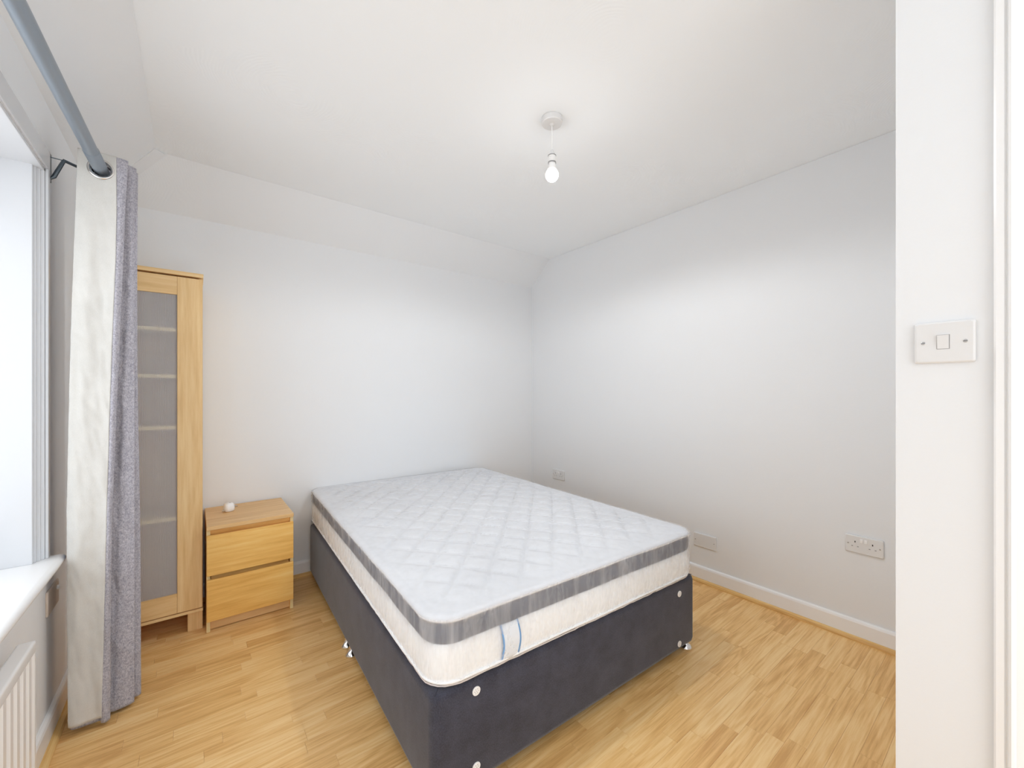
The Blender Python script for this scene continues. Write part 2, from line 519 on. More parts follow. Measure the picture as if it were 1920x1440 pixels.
# ------------------------------------------------------------ floor strips
rowh = .0572
CAMX, CAMY, yaw = -2.5777, -2.9912, 0.66272
def vis_weight(x, y, ln):
    dx_, dy_ = x-CAMX, y-CAMY
    d = dx_*math.sin(yaw) + dy_*math.cos(yaw)
    s_ = dx_*math.cos(yaw) - dy_*math.sin(yaw)
    if d < .05: return 0
    px = 960 + 762*s_/d; py = 734 + 762*1.22/d
    if px < -120 or px > 1760 or py > 1520: return 0
    u = (x+2.051)*math.cos(-.037) + (y+1.954)*math.sin(-.037)
    v = -(x+2.051)*math.sin(-.037) + (y+1.954)*math.cos(-.037)
    if .12 < u < 1.23 and .08 < v: return 0
    if x < -2.6 and y > -.3: return 0
    if -2.5 < x < -2.17 and y > -.4: return 0
    return ln/(dx_*dx_+dy_*dy_+1.5)**1.5
def plank_geo(x0, x1, y0, y1):
    g = .0002; bv = .0005
    V = [(x, y, -.009) for x, y in ((x0+g, y0+g), (x1-g, y0+g), (x1-g, y1-g), (x0+g, y1-g))]
    V += [(x, y, -.0003) for x, y in ((x0+g, y0+g), (x1-g, y0+g), (x1-g, y1-g), (x0+g, y1-g))]
    V += [(x, y, 0) for x, y in ((x0+g+bv, y0+g+bv), (x1-g-bv, y0+g+bv), (x1-g-bv, y1-g-bv), (x0+g+bv, y1-g-bv))]
    F = []
    for k in (0, 4):
        for i in range(4):
            j = (i+1) % 4
            F.append((k+i, k+j, k+4+j, k+4+i))
    F.append((8, 9, 10, 11))
    return V, F
rows = []
y = YB
r = 0
while y > -4.33:
    xlim = XR if y > YS else XS
    x = XW - random.uniform(0, .4)
    while x < xlim:
        ln = random.choice((.28, .34, .42, .50, .58))*random.uniform(.93, 1.07)
        x0 = max(x, XW); x1 = min(x+ln, xlim)
        if xlim - x1 < .07: x1 = xlim
        if x1-x0 > .02:
            rows.append((x0, x1, y-rowh, y, vis_weight((x0+x1)/2, y-rowh/2, x1-x0), (random.random(), random.random(), random.random())))
        x = x1 if x1 > x else x+ln
        if x >= xlim: break
    y -= rowh
rows.sort(key=lambda q: -q[4])
def tone(me, vals):
    at = me.attributes.new('tone', 'FLOAT_VECTOR', 'POINT')
    flat = [c for v in vals for c in v]
    at.data.foreach_set('vector', flat)
rest_v, rest_f, rest_t = [], [], []
for i, (x0, x1, y0, y1, wt, tn) in enumerate(rows):
    V, F = plank_geo(x0, x1, y0, y1)
    if i < 299 and wt > 0:
        o = mesh('plank', V, F, M_floor, fl)
        tone(o.data, [tn]*12)
    else:
        k = len(rest_v)
        rest_v += V; rest_f += [tuple(k+a for a in f) for f in F]; rest_t += [tn]*12
o = mesh('planks', rest_v, rest_f, M_floor, fl)
tone(o.data, rest_t)
o['kind'] = 'stuff'

# ------------------------------------------------------------ divan bed
BX, BY, BA = -2.051, -1.954, -.037
bed = empty('divan_bed', (BX, BY, 0), BA, 'dark charcoal fabric divan bed base standing under the wrapped mattress', 'bed')
BWd, BLn, BZ0, BZ1 = 1.35, 1.90, .040, .354
def rrect(x0, x1, y0, y1, r, n=8):
    P = []
    for cx, cy, a in ((x1-r, y0+r, -PI/2), (x1-r, y1-r, 0), (x0+r, y1-r, PI/2), (x0+r, y0+r, PI)):
        for i in range(n+1):
            t = a + PI/2*i/n
            P.append((cx+r*math.cos(t), cy+r*math.sin(t)))
    return P
def loft(rings, cap0=True, cap1=True):
    V = [p for rg in rings for p in rg]
    n = len(rings[0]); F = []
    for k in range(len(rings)-1):
        for i in range(n):
            j = (i+1) % n
            F.append((k*n+i, k*n+j, (k+1)*n+j, (k+1)*n+i))
    if cap0: F.append(tuple(range(n))[::-1])
    if cap1: F.append(tuple((len(rings)-1)*n+i for i in range(n)))
    return V, F
def divan_section(name, y0, y1):
    rings = []
    for ins, z in ((.012, BZ0), (.003, BZ0+.006), (0, BZ0+.02), (0, BZ1-.022), (.003, BZ1-.009), (.010, BZ1-.002), (.02, BZ1)):
        rings.append([(x, y, z) for x, y in rrect(ins, BWd-ins, y0+ins, y1-ins, .032)])
    V, F = loft(rings)
    return mesh(name, V, F, M_divan, bed, True)
divan_section('base_body', 0, BLn)
# corner seams on the top cloth
for ux, uy, vx, vy in ((.012, .012, .05, .05), (BWd-.012, .012, BWd-.05, .05)):
    B().tube([(ux, uy, BZ1-.004), ((ux+vx)/2, (uy+vy)/2, BZ1+.0005), (vx, vy, BZ1)], .0012, 6).out('corner_seam', plain('seam_thread', srgb(50, 52, 62), .9), bed)
# chrome glides
def glide(x, y):
    M = Matrix.Translation((x, y, 0))
    B().lathe([(0, 0), (.026, 0), (.029, .004), (.028, .010), (.020, .020), (.012, .027), (.011, BZ0+.006), (0, BZ0+.006)], M, 24).out('glide', M_chrome, bed, True, ang=60)
for gx, gy in ((1.318, .030), (.035, .035), (.012, .905), (.012, .985), (1.32, .92), (.055, 1.86), (1.29, 1.86)):
    glide(gx, gy)
# white vent caps on the foot panel
for cx, cz in ((.142, .319), (.142, .091), (1.216, .298), (1.216, .070)):
    M = Matrix.Translation((cx, .0, cz)) @ Matrix.Rotation(PI/2, 4, 'X')
    cp = B().lathe([(0, 0), (.0135, 0), (.0135, .0025), (.0115, .0036), (.0095, .0030), (.0045, .0030), (.003, .0038), (0, .0038)], M, 24).out('vent_cap', M_plastic2, bed, True, ang=60)
    b = B()
    for k in range(6):
        a = k*PI/3
        p = (cx+.0068*math.cos(a), -.0031, cz+.0068*math.sin(a))
        b.lathe([(0, 0), (.0012, 0), (.0012, .0004), (0, .0004)], Matrix.Translation(p) @ Matrix.Rotation(PI/2, 4, 'X'), 8)
    b.lathe([(0, 0), (.0012, 0), (.0012, .0004), (0, .0004)], Matrix.Translation((cx, -.0036, cz)) @ Matrix.Rotation(PI/2, 4, 'X'), 8)
    b.out('vent_hole', M_grey, cp)

# ------------------------------------------------------------ mattress
MX, MY, MA, MW, ML = -2.046, -1.948, -.044, 1.335, 1.955
MZ0, MZ1 = BZ1+.001, .566
mat = empty('mattress', (MX, MY, MZ0), MA, 'thick white quilted mattress with grey border band lying on the divan base', 'mattress')
def dense_rrect(w_, l_, r_, step=.011):
    """closed outline, roughly even spacing"""
    P = []
    def seg(a, c):
        n = max(2, int((Vector(c)-Vector(a)).length/step))
        for i in range(n): P.append((a[0]+(c[0]-a[0])*i/n, a[1]+(c[1]-a[1])*i/n))
    def arc(cx, cy, a):
        n = 12
        for i in range(n): 
            t = a+PI/2*i/n
            P.append((cx+r_*math.cos(t), cy+r_*math.sin(t)))
    seg((r_, 0), (w_-r_, 0)); arc(w_-r_, r_, -PI/2)
    seg((w_, r_), (w_, l_-r_)); arc(w_-r_, l_-r_, 0)
    seg((w_-r_, l_), (r_, l_)); arc(r_, l_-r_, PI/2)
    seg((0, l_-r_), (0, r_)); arc(r_, r_, PI)
    return P
RC = .085
OUT = dense_rrect(MW, ML, RC)
NO = len(OUT)
def normals(P):
    Nn = []
    for i in range(len(P)):
        a, c = P[i-1], P[(i+1) % len(P)]
        d = Vector((c[0]-a[0], c[1]-a[1])).normalized()
        Nn.append((d.y, -d.x))
    return Nn
ON = normals(OUT)
def nz(x, y, z, s):
    return mn.noise(Vector((x*s, y*s, z*s)))
def ring(off, z, wob=0.0, seed=0.0):
    R_ = []
    for (x, y), (a, c) in zip(OUT, ON):
        o_ = off + wob*nz(x+seed, y, z, 5)
        R_.append((x+a*o_, y+c*o_, z-MZ0))
    return R_
def bands(name, prof, m, parent=mat, cap0=False, cap1=False, wob=.003):
    V, F = loft([ring(o_, z, wob) for o_, z in prof], cap0, cap1)
    return mesh(name, V, F, m, parent, True)
ZB0, ZB1 = .482, .546
bands('side_panel', [(-.03, MZ0+.001), (-.012, MZ0+.001), (-.004, MZ0+.006), (.0, MZ0+.02), (.002, .40), (.002, .45), (.0, ZB0-.004), (-.003, ZB0)], M_side, cap0=True)
bands('piping', [(-.002, MZ0+.012), (.004, MZ0+.013), (.006, MZ0+.017), (.004, MZ0+.021), (-.002, MZ0+.022)], M_side)
bands('border_band', [(-.003, ZB0), (.002, ZB0+.006), (.004, .500), (.004, .525), (.003, ZB1-.010), (-.001, ZB1)], M_band)
# quilted top: roll at the edge, then rings shrinking to the centre line
def quilt(x, y):
    s_ = .150
    a = (x + y*.86)/s_; c = (x - y*.86)/s_
    da = abs(a-round(a)); dc = abs(c-round(c))
    d = min(da, dc)
    return 1 - math.exp(-(d/.085)**1.2)
def topsurf(lift, qh, wr, name, m, parent, inner=70, zoff=0.0):
    rings = []
    prof = [(-.001, ZB1), (.005, ZB1+.003), (.007, ZB1+.010), (.003, ZB1+.017), (-.008, ZB1+.021), (-.022, MZ1+.0)]
    for o_, z in prof:
        rings.append([(x, y, z_+zoff) for x, y, z_ in ring(o_+lift, z+lift, .004)])
    for k in range(1, inner+1):
        t = k/inner
        R_ = []
        for (x, y), (a, c) in zip(OUT, ON):
            bx_, by_ = x-a*.022, y-c*.022
            # shrink towards a centre segment
            cx = MW/2; cy = min(max(by_, MW/2), ML-MW/2)
            u = bx_+(cx-bx_)*t; v = by_+(cy-by_)*t
            if t >= 1: v = by_+(cy-by_)*t
            edge = min(1, t*6)
            dome = .010*math.sin(min(1, t*2.2)*PI/2)
            z = MZ1 + dome + edge*(qh*(quilt(u, v)-.6)) + wr*(nz(u, v, 0, 4)*.9 + nz(u, v*2, 3, 14)*.35*edge) + lift + .003*nz(u, v, 7, 3)
            R_.append((u, v, z-MZ0))
        rings.append(R_)
    V, F = loft(rings, False, False)
    # join the centre seam
    me = mesh(name, V, F, m, parent, True)
    bm = bmesh.new(); bm.from_mesh(me.data)
    bmesh.ops.remove_doubles(bm, verts=bm.verts, dist=1e-5)
    bm.to_mesh(me.data); bm.free()
    return me
topsurf(0, .011, .004, 'quilted_top', M_quilt, mat)
# carry handle label on the foot side
lb = empty('carry_strap', (.245, -.006, 0)); lb.parent = mat
bpy.data.objects.remove(lb)
b = B()
st = []
for k in range(9):
    t = k/8
    z = .012+.118*t
    st.append((z, -.004-.007*math.sin(PI*t)))
V = []; F = []
for z, y_ in st:
    for x_ in (.226, .232, .262, .290, .296):
        V.append((x_+.006*math.sin(z*26), y_+.002*math.sin(x_*90+z*40), z))
n = len(st)
for k in range(n-1):
    for i in range(4):
        F.append((k*5+i, k*5+i+1, (k+1)*5+i+1, (k+1)*5+i))
sp_ = mesh('carry_strap', V, F, M_label, mat, True)
sp_.data.materials.append(M_blue)
for p_ in sp_.data.polygons:
    if p_.index % 4 in (0, 3): p_.material_index = 1
md = sp_.modifiers.new('thick', 'SOLIDIFY'); md.thickness = .0015
sp_['label'] = 'pale blue edged strap'

# sheer fitted cover pulled over the mattress
cov = empty('mattress_cover', (MX, MY, MZ0), MA, 'thin translucent elasticated protective cover stretched over the mattress', 'cover')
def cover():
    rings = []
    L_ = []
    # cumulative length for folds
    s_ = 0; S = [0]
    for i in range(1, NO):
        s_ += (Vector(OUT[i])-Vector(OUT[i-1])).length; S.append(s_)
    zs = [MZ0+.006, MZ0+.010, MZ0+.018, MZ0+.03, MZ0+.045, .42, .44, .46, .475, .49, .505, .52, .535, .545]
    def pleat(s, x, y, z):
        u = s + (z-MZ0)*(.5 + .6*math.sin(s*1.7))     # folds lean a little
        a = mn.noise(Vector((u*16, 0, z*1.2)))
        c = mn.noise(Vector((u*45, 5, z*2.5)))
        r1 = max(0, 1-abs(a)*7)                 # sharp ridges
        r2 = max(0, 1-abs(c)*6)
        return .0062*r1 + .0024*r2 + .001*c
    for z in zs:
        hf = 1-min(1, (z-MZ0)/.05)
        R_ = []
        for i, ((x, y), (a, c)) in enumerate(zip(OUT, ON)):
            base = .0065 - .010*hf*(1 if z > MZ0+.011 else 1.2)
            o_ = base + pleat(S[i], x, y, z)*(1-.3*hf)
            dz = hf*.007*mn.noise(Vector((S[i]*30, 9, 0))) + hf*.006*mn.noise(Vector((S[i]*4, 2, 0)))
            o_ = max(o_, .0055 if hf < .3 else -.004)
            R_.append((x+a*o_, y+c*o_, max(.002, z+dz-MZ0)))
        rings.append(R_)
    # roll and top
    for o_, z in ((.010, ZB1+.008), (.011, ZB1+.015), (.006, ZB1+.022), (-.006, ZB1+.026), (-.022, MZ1+.006)):
        R_ = []
        for i, ((x, y), (a, c)) in enumerate(zip(OUT, ON)):
            q = o_ + .5*pleat(S[i], x, y, .545) + .004*nz(x, y, z, 5)
            R_.append((x+a*q, y+c*q, z-MZ0))
        rings.append(R_)
    inner = 70
    for k in range(1, inner+1):
        t = k/inner
        R_ = []
        for (x, y), (a, c) in zip(OUT, ON):
            bx_, by_ = x-a*.022, y-c*.022
            cx = MW/2; cy = min(max(by_, MW/2), ML-MW/2)
            u = bx_+(cx-bx_)*t; v = by_+(cy-by_)*t
            edge = min(1, t*6)
            dome = .010*math.sin(min(1, t*2.2)*PI/2)
            rg = max(0, 1-abs(mn.noise(Vector((u*2.2+v*1.5, v*9-u*3, 2))))*9)
            r2 = max(0, 1-abs(mn.noise(Vector((u*3+9, v*14+u*2, 5))))*8)
            z = MZ1 + dome + edge*(.011*(quilt(u, v)-.6)*.9) + .004*nz(u, v, 0, 4)*.9 + .003*nz(u, v, 7, 3) + .0065 + edge*(.0035*rg + .002*r2)
            R_.append((u, v, z-MZ0))
        rings.append(R_)
    V, F = loft(rings, False, False)
    return mesh('cover_sheet', V, F, M_sheer, cov, True)
cs = cover()
cs.data.materials.append(M_sheer_top)
for p_ in cs.data.polygons:
    if p_.center.z > MZ1-MZ0-.002: p_.material_index = 1
bm = bmesh.new(); bm.from_mesh(cs.data); bmesh.ops.remove_doubles(bm, verts=bm.verts, dist=1e-5); bm.to_mesh(cs.data); bm.free()
# elastic hem
pts = []
for i, ((x, y), (a, c)) in enumerate(zip(OUT, ON)):
    if i % 2: continue
    q = -.0015 + .002*mn.noise(Vector((x*30, y*30, 0)))
    pts.append((x+a*q, y+c*q, .0055+.0025*mn.noise(Vector((x*25, y*25, 4)))))
pts.append(pts[0])
B().tube(pts, .0022, 6, cap=False).out('elastic_hem', plain('elastic_white', srgb(214, 206, 204), .8), cov, True)

# ------------------------------------------------------------ bedside chest
NX0, NX1, NYF, NZ = -2.531, -2.139, -.438, .538
ns = empty('bedside_chest', (NX0, NYF, 0), 0, 'low two-drawer oak bedside chest between the tall cabinet and the bed', 'chest of drawers')
NW = NX1-NX0; ND = -NYF-.012
B().box(0, NW, 0, ND, .518, NZ, .0012, 1).out('top', M_oakt, ns)
for x0 in (.0, NW-.016):
    s = B().box(x0, x0+.016, .018, ND, 0, .518, .001, 1).out('side_panel', M_oakh, ns)
    B().box(x0+.0005, x0+.0155, .0165, .018, 0.0, .518).out('edge_strip', M_pale, s)
B().box(.016, NW-.016, ND-.006, ND, .03, .518).out('back_panel', M_oakh, ns)
for z0, z1 in ((.288, .491), (.057, .267)):
    d = B().box(.0015, NW-.0015, 0, .0165, z0, z1, .0012, 1).out('drawer', M_oakh, ns)
    B().prism([(.0165, z1-.02), (.05, z1-.02), (.05, z1+.012), (.046, z1+.012), (.03, z1-.014), (.0165, z1-.014)], 'x', .02, NW-.02).out('finger_rail', M_oakh, d)
B().box(.016, NW-.016, .030, .044, .491, .518).out('rail', M_oakh, ns)
B().box(.016, NW-.016, .034, .050, .004, .057, .001, 1).out('plinth', M_oakt, ns)

# white plug lying on the chest
pl = empty('travel_plug', (-2.425, -.165, NZ), .35, 'small white plastic plug with metal pins lying on the bedside chest', 'plug')
pl.scale = (1.15, 1.15, 1.55)
V, F = [], []
R_ = []
for ins, z in ((.006, 0), (.001, .003), (0, .012), (.001, .022), (.005, .028), (.012, .031)):
    R_.append([(x, y, z) for x, y in rrect(-.022+ins, .022-ins, -.026+ins, .020-ins, .016-ins*.5, 6)])
V, F = loft(R_)
bd = mesh('plug_body', V, F, M_plastic2, pl, True)
b = B(); b.lathe([(0, 0), (.010, 0), (.013, .004), (.013, .014), (.009, .019), (0, .020)], Matrix.Translation((.010, .022, .004)), 20)
b.out('cable_grip', M_plastic2, pl, True)
b = B(); b.lathe([(0, 0), (.004, 0), (.004, .0015), (0, .0015)], Matrix.Translation((.004, -.006, .0305)), 14)
b.out('screw', M_screw, pl)
for (px_, py_) in ((.021, -.004), (.021, .010)):
    B().box(px_, px_+.018, py_-.002, py_+.002, .010, .015, .0006, 1).out('pin', M_ring, pl)
B().box(-.034, -.021, -.016, -.011, .005, .009, .0006, 1).out('pin', M_ring, pl)

# ------------------------------------------------------------ tall cabinet
WX0, WX1, WYF = -2.968, -2.545, -.375
wd = empty('tall_cabinet', (WX0, WYF, 0), 0, 'tall narrow birch cabinet with a ribbed translucent door behind the curtain', 'cabinet')
WW = WX1-WX0; WD = -WYF-.012
B().box(-.003, WW+.003, -.004, WD, 1.800, 1.820, .001, 1).out('top_board', M_birchh, wd)
for x0 in (0, WW-.016):
    B().box(x0, x0+.016, .021, WD, 0, 1.800, .0008, 1).out('side_panel', M_birchv, wd)
for x0 in (.016, WW-.061):
    B().box(x0, x0+.045, .021, .037, 0, .100, .0008, 1).out('foot', M_birchv, wd)
B().box(-.001, WW+.001, -.002, WD-.004, .100, .1135, .001, 1).out('bottom_board', M_birchh, wd)
B().box(.016, WW-.016, WD-.006, WD, .113, 1.80).out('back_panel', M_birchv, wd)
for z in (.587, 1.041, 1.296, 1.527):
    B().box(.094, WW-.103, .0125, WD-.008, z-.0085, z+.0085, .0008, 1).out('shelf', M_pale, wd)
dr = empty('door', (0, 0, 0)); dr.parent = wd
bpy.data.objects.remove(dr)
PXR, PXL, PZ0, PZ1 = .322, .092, .214, 1.702
D0, D1 = .1175, 1.792
# door frame: two stiles are one part each, two rails
d = B().box(PXR, WW-.002, 0, .0195, D0, D1, .001, 1).out('door_stile', M_birchv, wd)
B().box(.002, PXL, 0, .0195, D0, D1, .001, 1).out('door_stile', M_birchv, wd)
B().box(PXL+.0004, PXR-.0004, .0004, .0192, PZ1, D1, .001, 1).out('door_rail', M_birchh, wd)
B().box(PXL+.0004, PXR-.0004, .0004, .0192, D0, PZ0, .001, 1).out('door_rail', M_birchh, wd)
# fine ribbed sheet
V, F = [], []
nr = 58
pts = []
for k in range(nr):
    for q, dpt in ((0, .0), (.25, -.0016), (.5, -.0024), (.75, -.0016)):
        pts.append((PXL+(PXR-PXL)*(k+q)/nr, .011+dpt))
pts.append((PXR, .011))
for x_, y_ in pts:
    V += [(x_, y_, PZ0), (x_, y_, PZ1)]
for i in range(len(pts)-1):
    F.append((2*i, 2*i+2, 2*i+3, 2*i+1))
o = mesh('ribbed_panel', V, F, M_ribbed, wd, True)
o['label'] = 'grey ribbed translucent panel'

# ------------------------------------------------------------ curtain and rod
RZ = 2.035
def rodx(y): return -2.85 - .031*((-.9)-y)
rod = empty('curtain_rod', (rodx(-.85), -.85, RZ), 0, 'thick grey metal curtain rod running along above the window', 'curtain rod')
def rl(x, y, z): return (x-rodx(-.85), y+.85, z-RZ)
B().tube([rl(rodx(-2.9), -2.9, RZ), rl(rodx(-1.03), -1.03, RZ)], .0195, 24).out('inner_tube', M_rod, rod, True)
B().tube([rl(rodx(-1.035), -1.035, RZ), rl(rodx(-1.03), -1.03, RZ), rl(rodx(-.70), -.70, RZ)], [.0200, .0215, .0215], 24).out('outer_tube', M_rod, rod, True)
B().lathe([(0, 0), (.026, 0), (.028, .006), (.028, .03), (.022, .04), (0, .042)], Matrix.Translation(rl(rodx(-.70), -.70, RZ)) @ Matrix.Rotation(-PI/2, 4, 'X'), 24).out('end_cap', M_rod, rod, True)
def bracket(y):
    b = B()
    b.box(*(lambda a, c: (a[0], c[0], a[1], c[1], a[2], c[2]))(rl(XW, y-.014, 1.965), rl(XW+.004, y+.014, 2.065)), .001, 1)
    b.tube([rl(XW+.003, y, 1.975), rl(XW+.012, y, 1.985), rl(XW+.036, y+.003, 2.052)], [.0035, .0065, .0055], 8)
    b.tube([rl(XW+.003, y, 2.052), rl(XW+.036, y+.003, 2.052)], .0018, 8)
    b.tube([rl(XW+.034, y+.003, 2.053), rl(-2.88, y+.05, 2.045), rl(-2.872, y+.05, 2.02)], [.0055, .0045, .0045], 8)
    b.lathe([(.0222, -.006), (.0252, -.006), (.0252, .006), (.0222, .006), (.0222, -.006)], Matrix.Translation(rl(rodx(y+.05), y+.05, RZ)) @ Matrix.Rotation(-PI/2, 4, 'X'), 20)
    return b.out('bracket', M_bracket, rod, True)
bracket(-.845); bracket(-2.8)

ZT = [2.088, 1.9, 1.7, 1.4, 1.1, .8, .5, .25, .02]
TL = [-2.904, -2.9086, -2.9138, -2.9209, -2.926, -2.9312, -2.9309, -2.929, -2.9274]
TB = [-2.8057, -2.8048, -2.8072, -2.8165, -2.8243, -2.8304, -2.8358, -2.8401, -2.8447]
TE = [-2.776, -2.7835, -2.7895, -2.7991, -2.8086, -2.8173, -2.8219, -2.8231, -2.8238]
T2 = [-2.7571, -2.7631, -2.7629, -2.7625, -2.7621, -2.7617, -2.7626, -2.7636, -2.7645]
T3 = [-2.7581, -2.7591, -2.7603, -2.76, -2.7571, -2.7526, -2.7499, -2.7493, -2.7487]
def lut(tab, z):
    for i in range(len(ZT)-1):
        if ZT[i] >= z >= ZT[i+1]:
            t = (ZT[i]-z)/(ZT[i]-ZT[i+1]); return tab[i]+(tab[i+1]-tab[i])*t
    return tab[0] if z > ZT[0] else tab[-1]
def crom(P, m):
    """smooth open curve through P, m points per span"""
    out = []
    n = len(P)
    for i in range(n-1):
        p0 = P[max(i-1, 0)]; p1 = P[i]; p2 = P[i+1]; p3 = P[min(i+2, n-1)]
        for k in range(m):
            t = k/m
            out.append(tuple(.5*((2*b_)+(-a_+c_)*t+(2*a_-5*b_+4*c_-d_)*t*t+(-a_+3*b_-3*c_+d_)*t*t*t) for a_, b_, c_, d_ in zip(p0, p1, p2, p3)))
    out.append(P[-1])
    return out
cur = empty('curtain', (-2.85, -.87, 0), 0, 'bunched grey eyelet curtain with cream lining hanging beside the window', 'curtain')
def strip(name, pathf, z0f, z1, mtl, nz_=150, hole=None, thick=.0016, parent=cur, wr=1.0):
    V, F = [], []
    pths = []
    for k in range(nz_+1):
        t = k/nz_
        z = z1[0] + (z1[1]-z1[0])*t
        pths.append((z, pathf(z)))
    m = len(pths[0][1])
    for z, P in pths:
        for i, (x, y) in enumerate(P):
            u = i/(m-1)
            low = min(1, (2.05-z)/.5) if z < 2.05 else 0
            dy = wr*(.006*mn.noise(Vector((x*24, z*5+x*14, 1)))*low + .0036*mn.noise(Vector((x*60, z*22+x*30, 4)))*low)
            dz = z0f(x, y) if z == z1[1] else 0
            V.append((x+.85+2.0, y+.87+dy, z+dz))
    for k in range(nz_):
        for i in range(m-1):
            F.append((k*m+i, k*m+i+1, (k+1)*m+i+1, (k+1)*m+i))
    if hole:
        keep = []
        for f in F:
            c = sum((Vector(V[q]) for q in f), Vector())/4
            yw = c.y-.87
            if math.hypot(c.x-2.85-rodx(yw)-.004, c.z-RZ+.006) > hole: keep.append(f)
        F = keep
    o = mesh(name, V, F, mtl, parent, True)
    sm = o.modifiers.new('thick', 'SOLIDIFY'); sm.thickness = thick; sm.offset = 0
    return o
def lining_path(z):
    L, Bx = lut(TL, z), lut(TB, z)
    bow = .006*min(1, max(0, (2.05-z)/.4))
    return crom([(L+.001, -.892), (L+.0, -.899), (L+(Bx-L)*.3, -.903-bow), (L+(Bx-L)*.7, -.906+bow*.3), (Bx, -.908)], 6)
def face_path(z):
    L, Bx, E, R2, R3 = (lut(q, z) for q in (TL, TB, TE, T2, T3))
    lo = min(1, max(0, (2.05-z)/.5))
    return crom([(Bx-.002, -.9055), ((Bx+E)/2, -.905-.003*lo), (E, -.897), (E-.004, -.889), (Bx, -.889), (L+.02, -.886), (L+.002, -.880),
                 (L, -.868), (L+.02, -.858-.0), (Bx-.01, -.858), (Bx+.018, -.862+.008*lo), (Bx+.035, -.858), (R2-.004, -.850), (R2, -.842), (R2-.012, -.832), (R2-.016, -.822),
                 (R3-.012, -.812), (R3-.002, -.806), (R3, -.796), (R3-.03, -.785), (L+.02, -.775), (L, -.765), (L+.02, -.752), (R3-.03, -.745)], 5)
strip('lining', lining_path, lambda x, y: .004*math.sin(x*40), (2.088, .034), M_lining, 200, .0295)
fc = strip('face_fabric', face_path, lambda x, y: .004*math.sin(x*50+y*20), (2.086, .014), M_curtain, 200, .0295)
# eyelets round the rod, one per fold
def eyelet(y):
    M = Matrix.Translation((rodx(y)+2.85+.004, y+.87, RZ-.006)) @ Matrix.Rotation(PI/2, 4, 'X')
    prof = [(.0270, -.003), (.0270, .002), (.029, .004), (.033, .0045), (.0355, .003), (.0370, 0), (.0355, -.003), (.031, -.004), (.028, -.0035), (.0265, -.003)]
    B().lathe(prof, M, 40).out('eyelet', M_ring, cur, True)
eyelet(-.906); eyelet(-.859); eyelet(-.786)

# ------------------------------------------------------------ radiator and things on the window wall
rad = empty('radiator', (XW, -1.31, 0), 0, 'white ribbed panel radiator mounted on the wall below the window sill', 'radiator')
RY1, RY0, RZ0, RZ1 = 0, -1.1, .10, .545
b = B()
prof = [(.040, RY1)]
y = RY1-.006
P = [(.040, RY1), (.063, RY1), (.065, RY1-.004)]
while y > RY0+.05:
    P += [(.065, y-.008), (.0575, y-.013), (.0575, y-.030), (.065, y-.035)]
    y -= .046
P += [(.065, RY0+.002), (.063, RY0), (.040, RY0)]
b.prism(P, 'z', RZ0+.02, RZ1-.034)
b.out('front_panel', M_radiator, rad)
B().box(.030, .066, RY0, RY1, RZ1-.036, RZ1-.004, .007, 3).out('top_roll', M_radiator, rad, True)
B().box(.030, .066, RY0, RY1, RZ0, RZ0+.024, .006, 3).out('bottom_roll', M_radiator, rad, True)
B().box(.026, .040, RY0+.02, RY1-.01, RZ0+.02, RZ1-.02, .002, 1).out('back_panel', M_radiator, rad)
for yb in (-.155, -.95):
    B().box(.0, .030, yb-.01, yb+.01, RZ0+.05, RZ1-.015, .001, 1).out('wall_bracket', M_bracket, rad)

def rbox(name, w_, h_, d_, m, parent, rad_=.006):
    """rounded faceplate lying in the local xz plane, front at -y"""
    rings = []
    for ins, y_ in ((0, 0), (0, -d_+.003), (.0012, -d_+.001), (.004, -d_)):
        rings.append([(x, y_, z) for x, z in rrect(-w_/2+ins, w_/2-ins, -h_/2+ins, h_/2-ins, rad_, 5)])
    V, F = loft(rings)
    o = mesh(name, V, F, m, parent, True)
    for p_ in o.data.polygons:
        if len(p_.vertices) > 4: p_.use_smooth = False
    return o
def screw(x, z, d_, parent, m=M_screw):
    M = Matrix.Translation((x, -d_+.0002, z)) @ Matrix.Rotation(PI/2, 4, 'X')
    s = B().lathe([(0, 0), (.0034, 0), (.0034, .0006), (.0028, .0012), (0, .0012)], M, 14).out('screw', m, parent, True)
    B().box(x-.0026, x+.0026, -d_-.0013, -d_-.0008, z-.0004, z+.0004).out('screw_slot', M_dark, s)
def double_socket(loc, rz, label, switches=True):
    t = empty('wall_socket', loc, rz, label, 'socket', 'double wall sockets')
    rbox('faceplate', .146, .086, .010, M_plastic, t)
    for sx in (-1, 1):
        screw(sx*.060, .0, .010, t)
        cx = sx*.033
        for (px_, pz_, w_, h_, m) in ((cx, .012, .0042, .008, M_dark), (cx-.011, -.010, .0065, .0042, M_grey), (cx+.011, -.010, .0065, .0042, M_grey)):
            B().box(px_-w_/2, px_+w_/2, -.0103, -.0095, pz_-h_/2, pz_+h_/2).out('pin_slot', m, t)
        B().box(sx*.0085-.0055, sx*.0085+.0055, -.0135, -.0095, .012, .030, .0012, 2).out('rocker', M_plastic2, t, True)
    return t
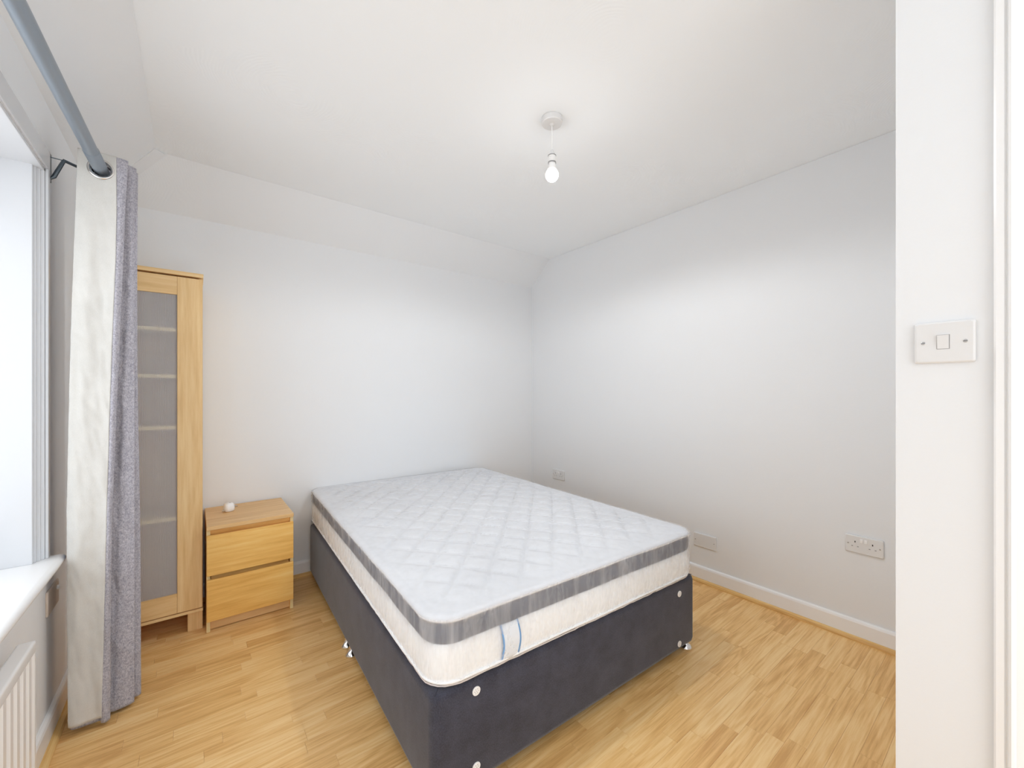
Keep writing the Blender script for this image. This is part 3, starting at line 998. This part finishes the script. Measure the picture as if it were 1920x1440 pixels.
# faces of the right wall look towards -x: local -y must point to -x
RRZ = -PI/2
double_socket((XR, -2.484, .468), RRZ, 'white double wall socket nearest the light switch wall, low on the bare wall')
double_socket((XR, -.373, .474), RRZ, 'small white double wall socket beyond the mattress near the far corner')
bp_ = empty('blank_plate', (XR, -1.699, .262), RRZ, 'white blank wall plate with two screws at the mattress corner', 'wall plate')
rbox('faceplate', .146, .086, .008, M_plastic, bp_)
screw(-.060, 0, .008, bp_); screw(.060, 0, .008, bp_)
op = empty('aerial_outlet', (XW, -.815, .478), PI/2, 'outlet plate tinted beige for shade, with round knob just under the window sill end', 'outlet')
rbox('faceplate', .146, .086, .0065, M_beige, op)
B().lathe([(0, 0), (.008, 0), (.008, .003), (.006, .005), (.006, .007), (0, .008)], Matrix.Translation((.046, -.0065, .018)) @ Matrix.Rotation(PI/2, 4, 'X'), 20).out('knob', M_plastic2, op, True)

# light switch
sw = empty('light_switch', (XS, -2.877, 1.323), RRZ, 'white single light switch plate with two screws beside the door frame', 'light switch')
rbox('faceplate', .088, .086, .0085, M_plastic, sw, .004)
screw(-.0302, 0, .0085, sw); screw(.0302, 0, .0085, sw)
B().box(-.0105, .0085, -.0088, -.0080, -.0145, .0155).out('rocker_gap', M_grey, sw)
B().prism([(-.008, -.0135), (-.0092, -.0135), (-.0130, .0145), (-.008, .0145)], 'x', -.0097, .0072).out('rocker', M_plastic, sw)

# ------------------------------------------------------------ pendant lamp
LX, LY = -1.319, -1.669
lx, ly = -1.331, -1.686
pd = empty('pendant_lamp', (LX, LY, H), 0, 'bare glowing round bulb hanging on a short white cord from the ceiling', 'lamp')
B().lathe([(0, 0), (.046, 0), (.0475, -.004), (.0465, -.022), (.044, -.0255), (.012, -.0275), (.006, -.034), (0, -.034)], None, 36).out('ceiling_rose', M_plastic, pd, True, ang=30)
z = lambda v: v-H-.029
B().tube([(0, 0, -.03), (.0006, 0, -.08), (0, 0, z(2.325))], .0026, 10).out('cord', M_plastic2, pd, True)
B().lathe([(0, z(2.330)), (.005, z(2.329)), (.010, z(2.318)), (.0155, z(2.304)), (.0165, z(2.302))], None, 24).out('cord_cap', M_plastic, pd, True)
B().lathe([(.0185, z(2.303)), (.0185, z(2.300)), (.015, z(2.300)), (.015, z(2.303)), (.0185, z(2.303))], None, 24).out('dark_ring', M_grey, pd)  # plain grey ring between cord cap and lamp holder
prof = [(.0165, z(2.300))]
for k in range(5):
    zz = 2.299-k*.005
    prof += [(.0175, z(zz)), (.0175, z(zz-.0025)), (.0160, z(zz-.0030)), (.0160, z(zz-.0045))]
prof += [(.017, z(2.2735)), (0, z(2.2735))]
B().lathe(prof, None, 24).out('lamp_holder', M_plastic2, pd, True, ang=30)
B().lathe([(.0180, z(2.2735)), (.0180, z(2.268)), (.0150, z(2.268)), (.0150, z(2.2735)), (.0180, z(2.2735))], None, 24).out('skirt_ring', M_grey, pd)
B().lathe([(.0150, z(2.270)), (.0155, z(2.262)), (.0172, z(2.250)), (.0195, z(2.240))], None, 24).out('bulb_collar', M_plastic2, pd, True)
prof = []
for k in range(17):
    a = -PI*.28 + (PI/2+PI*.28)*k/16 if False else None
cz, rb = 2.216, .029
prof = [(.0195, z(2.240))]
for k in range(1, 15):
    a = math.radians(53 - k*(143/14))
    prof.append((max(rb*math.cos(a), 0), z(cz+rb*math.sin(a))))
prof[-1] = (0, prof[-1][1])
B().lathe(prof, None, 32).out('bulb', M_bulb, pd, True)

# the bulb's own light: an opaque collar shades the upward side
pl_ = bpy.data.lights.new('bulb_glow', 'SPOT')
pl_.energy = 20; pl_.shadow_soft_size = .034; pl_.color = (.97, .985, 1.0)
pl_.spot_size = math.radians(180); pl_.spot_blend = .3
po = bpy.data.objects.new('bulb_glow', pl_); COL.objects.link(po); po.location = (LX, LY, 2.14)
# the little that leaves the bulb upwards and sideways past the collar
pl2 = bpy.data.lights.new('bulb_side_glow', 'POINT')
pl2.energy = 0.7; pl2.shadow_soft_size = .029; pl2.color = (.97, .985, 1.0)
po2 = bpy.data.objects.new('bulb_side_glow', pl2); COL.objects.link(po2); po2.location = (LX, LY, 2.135)
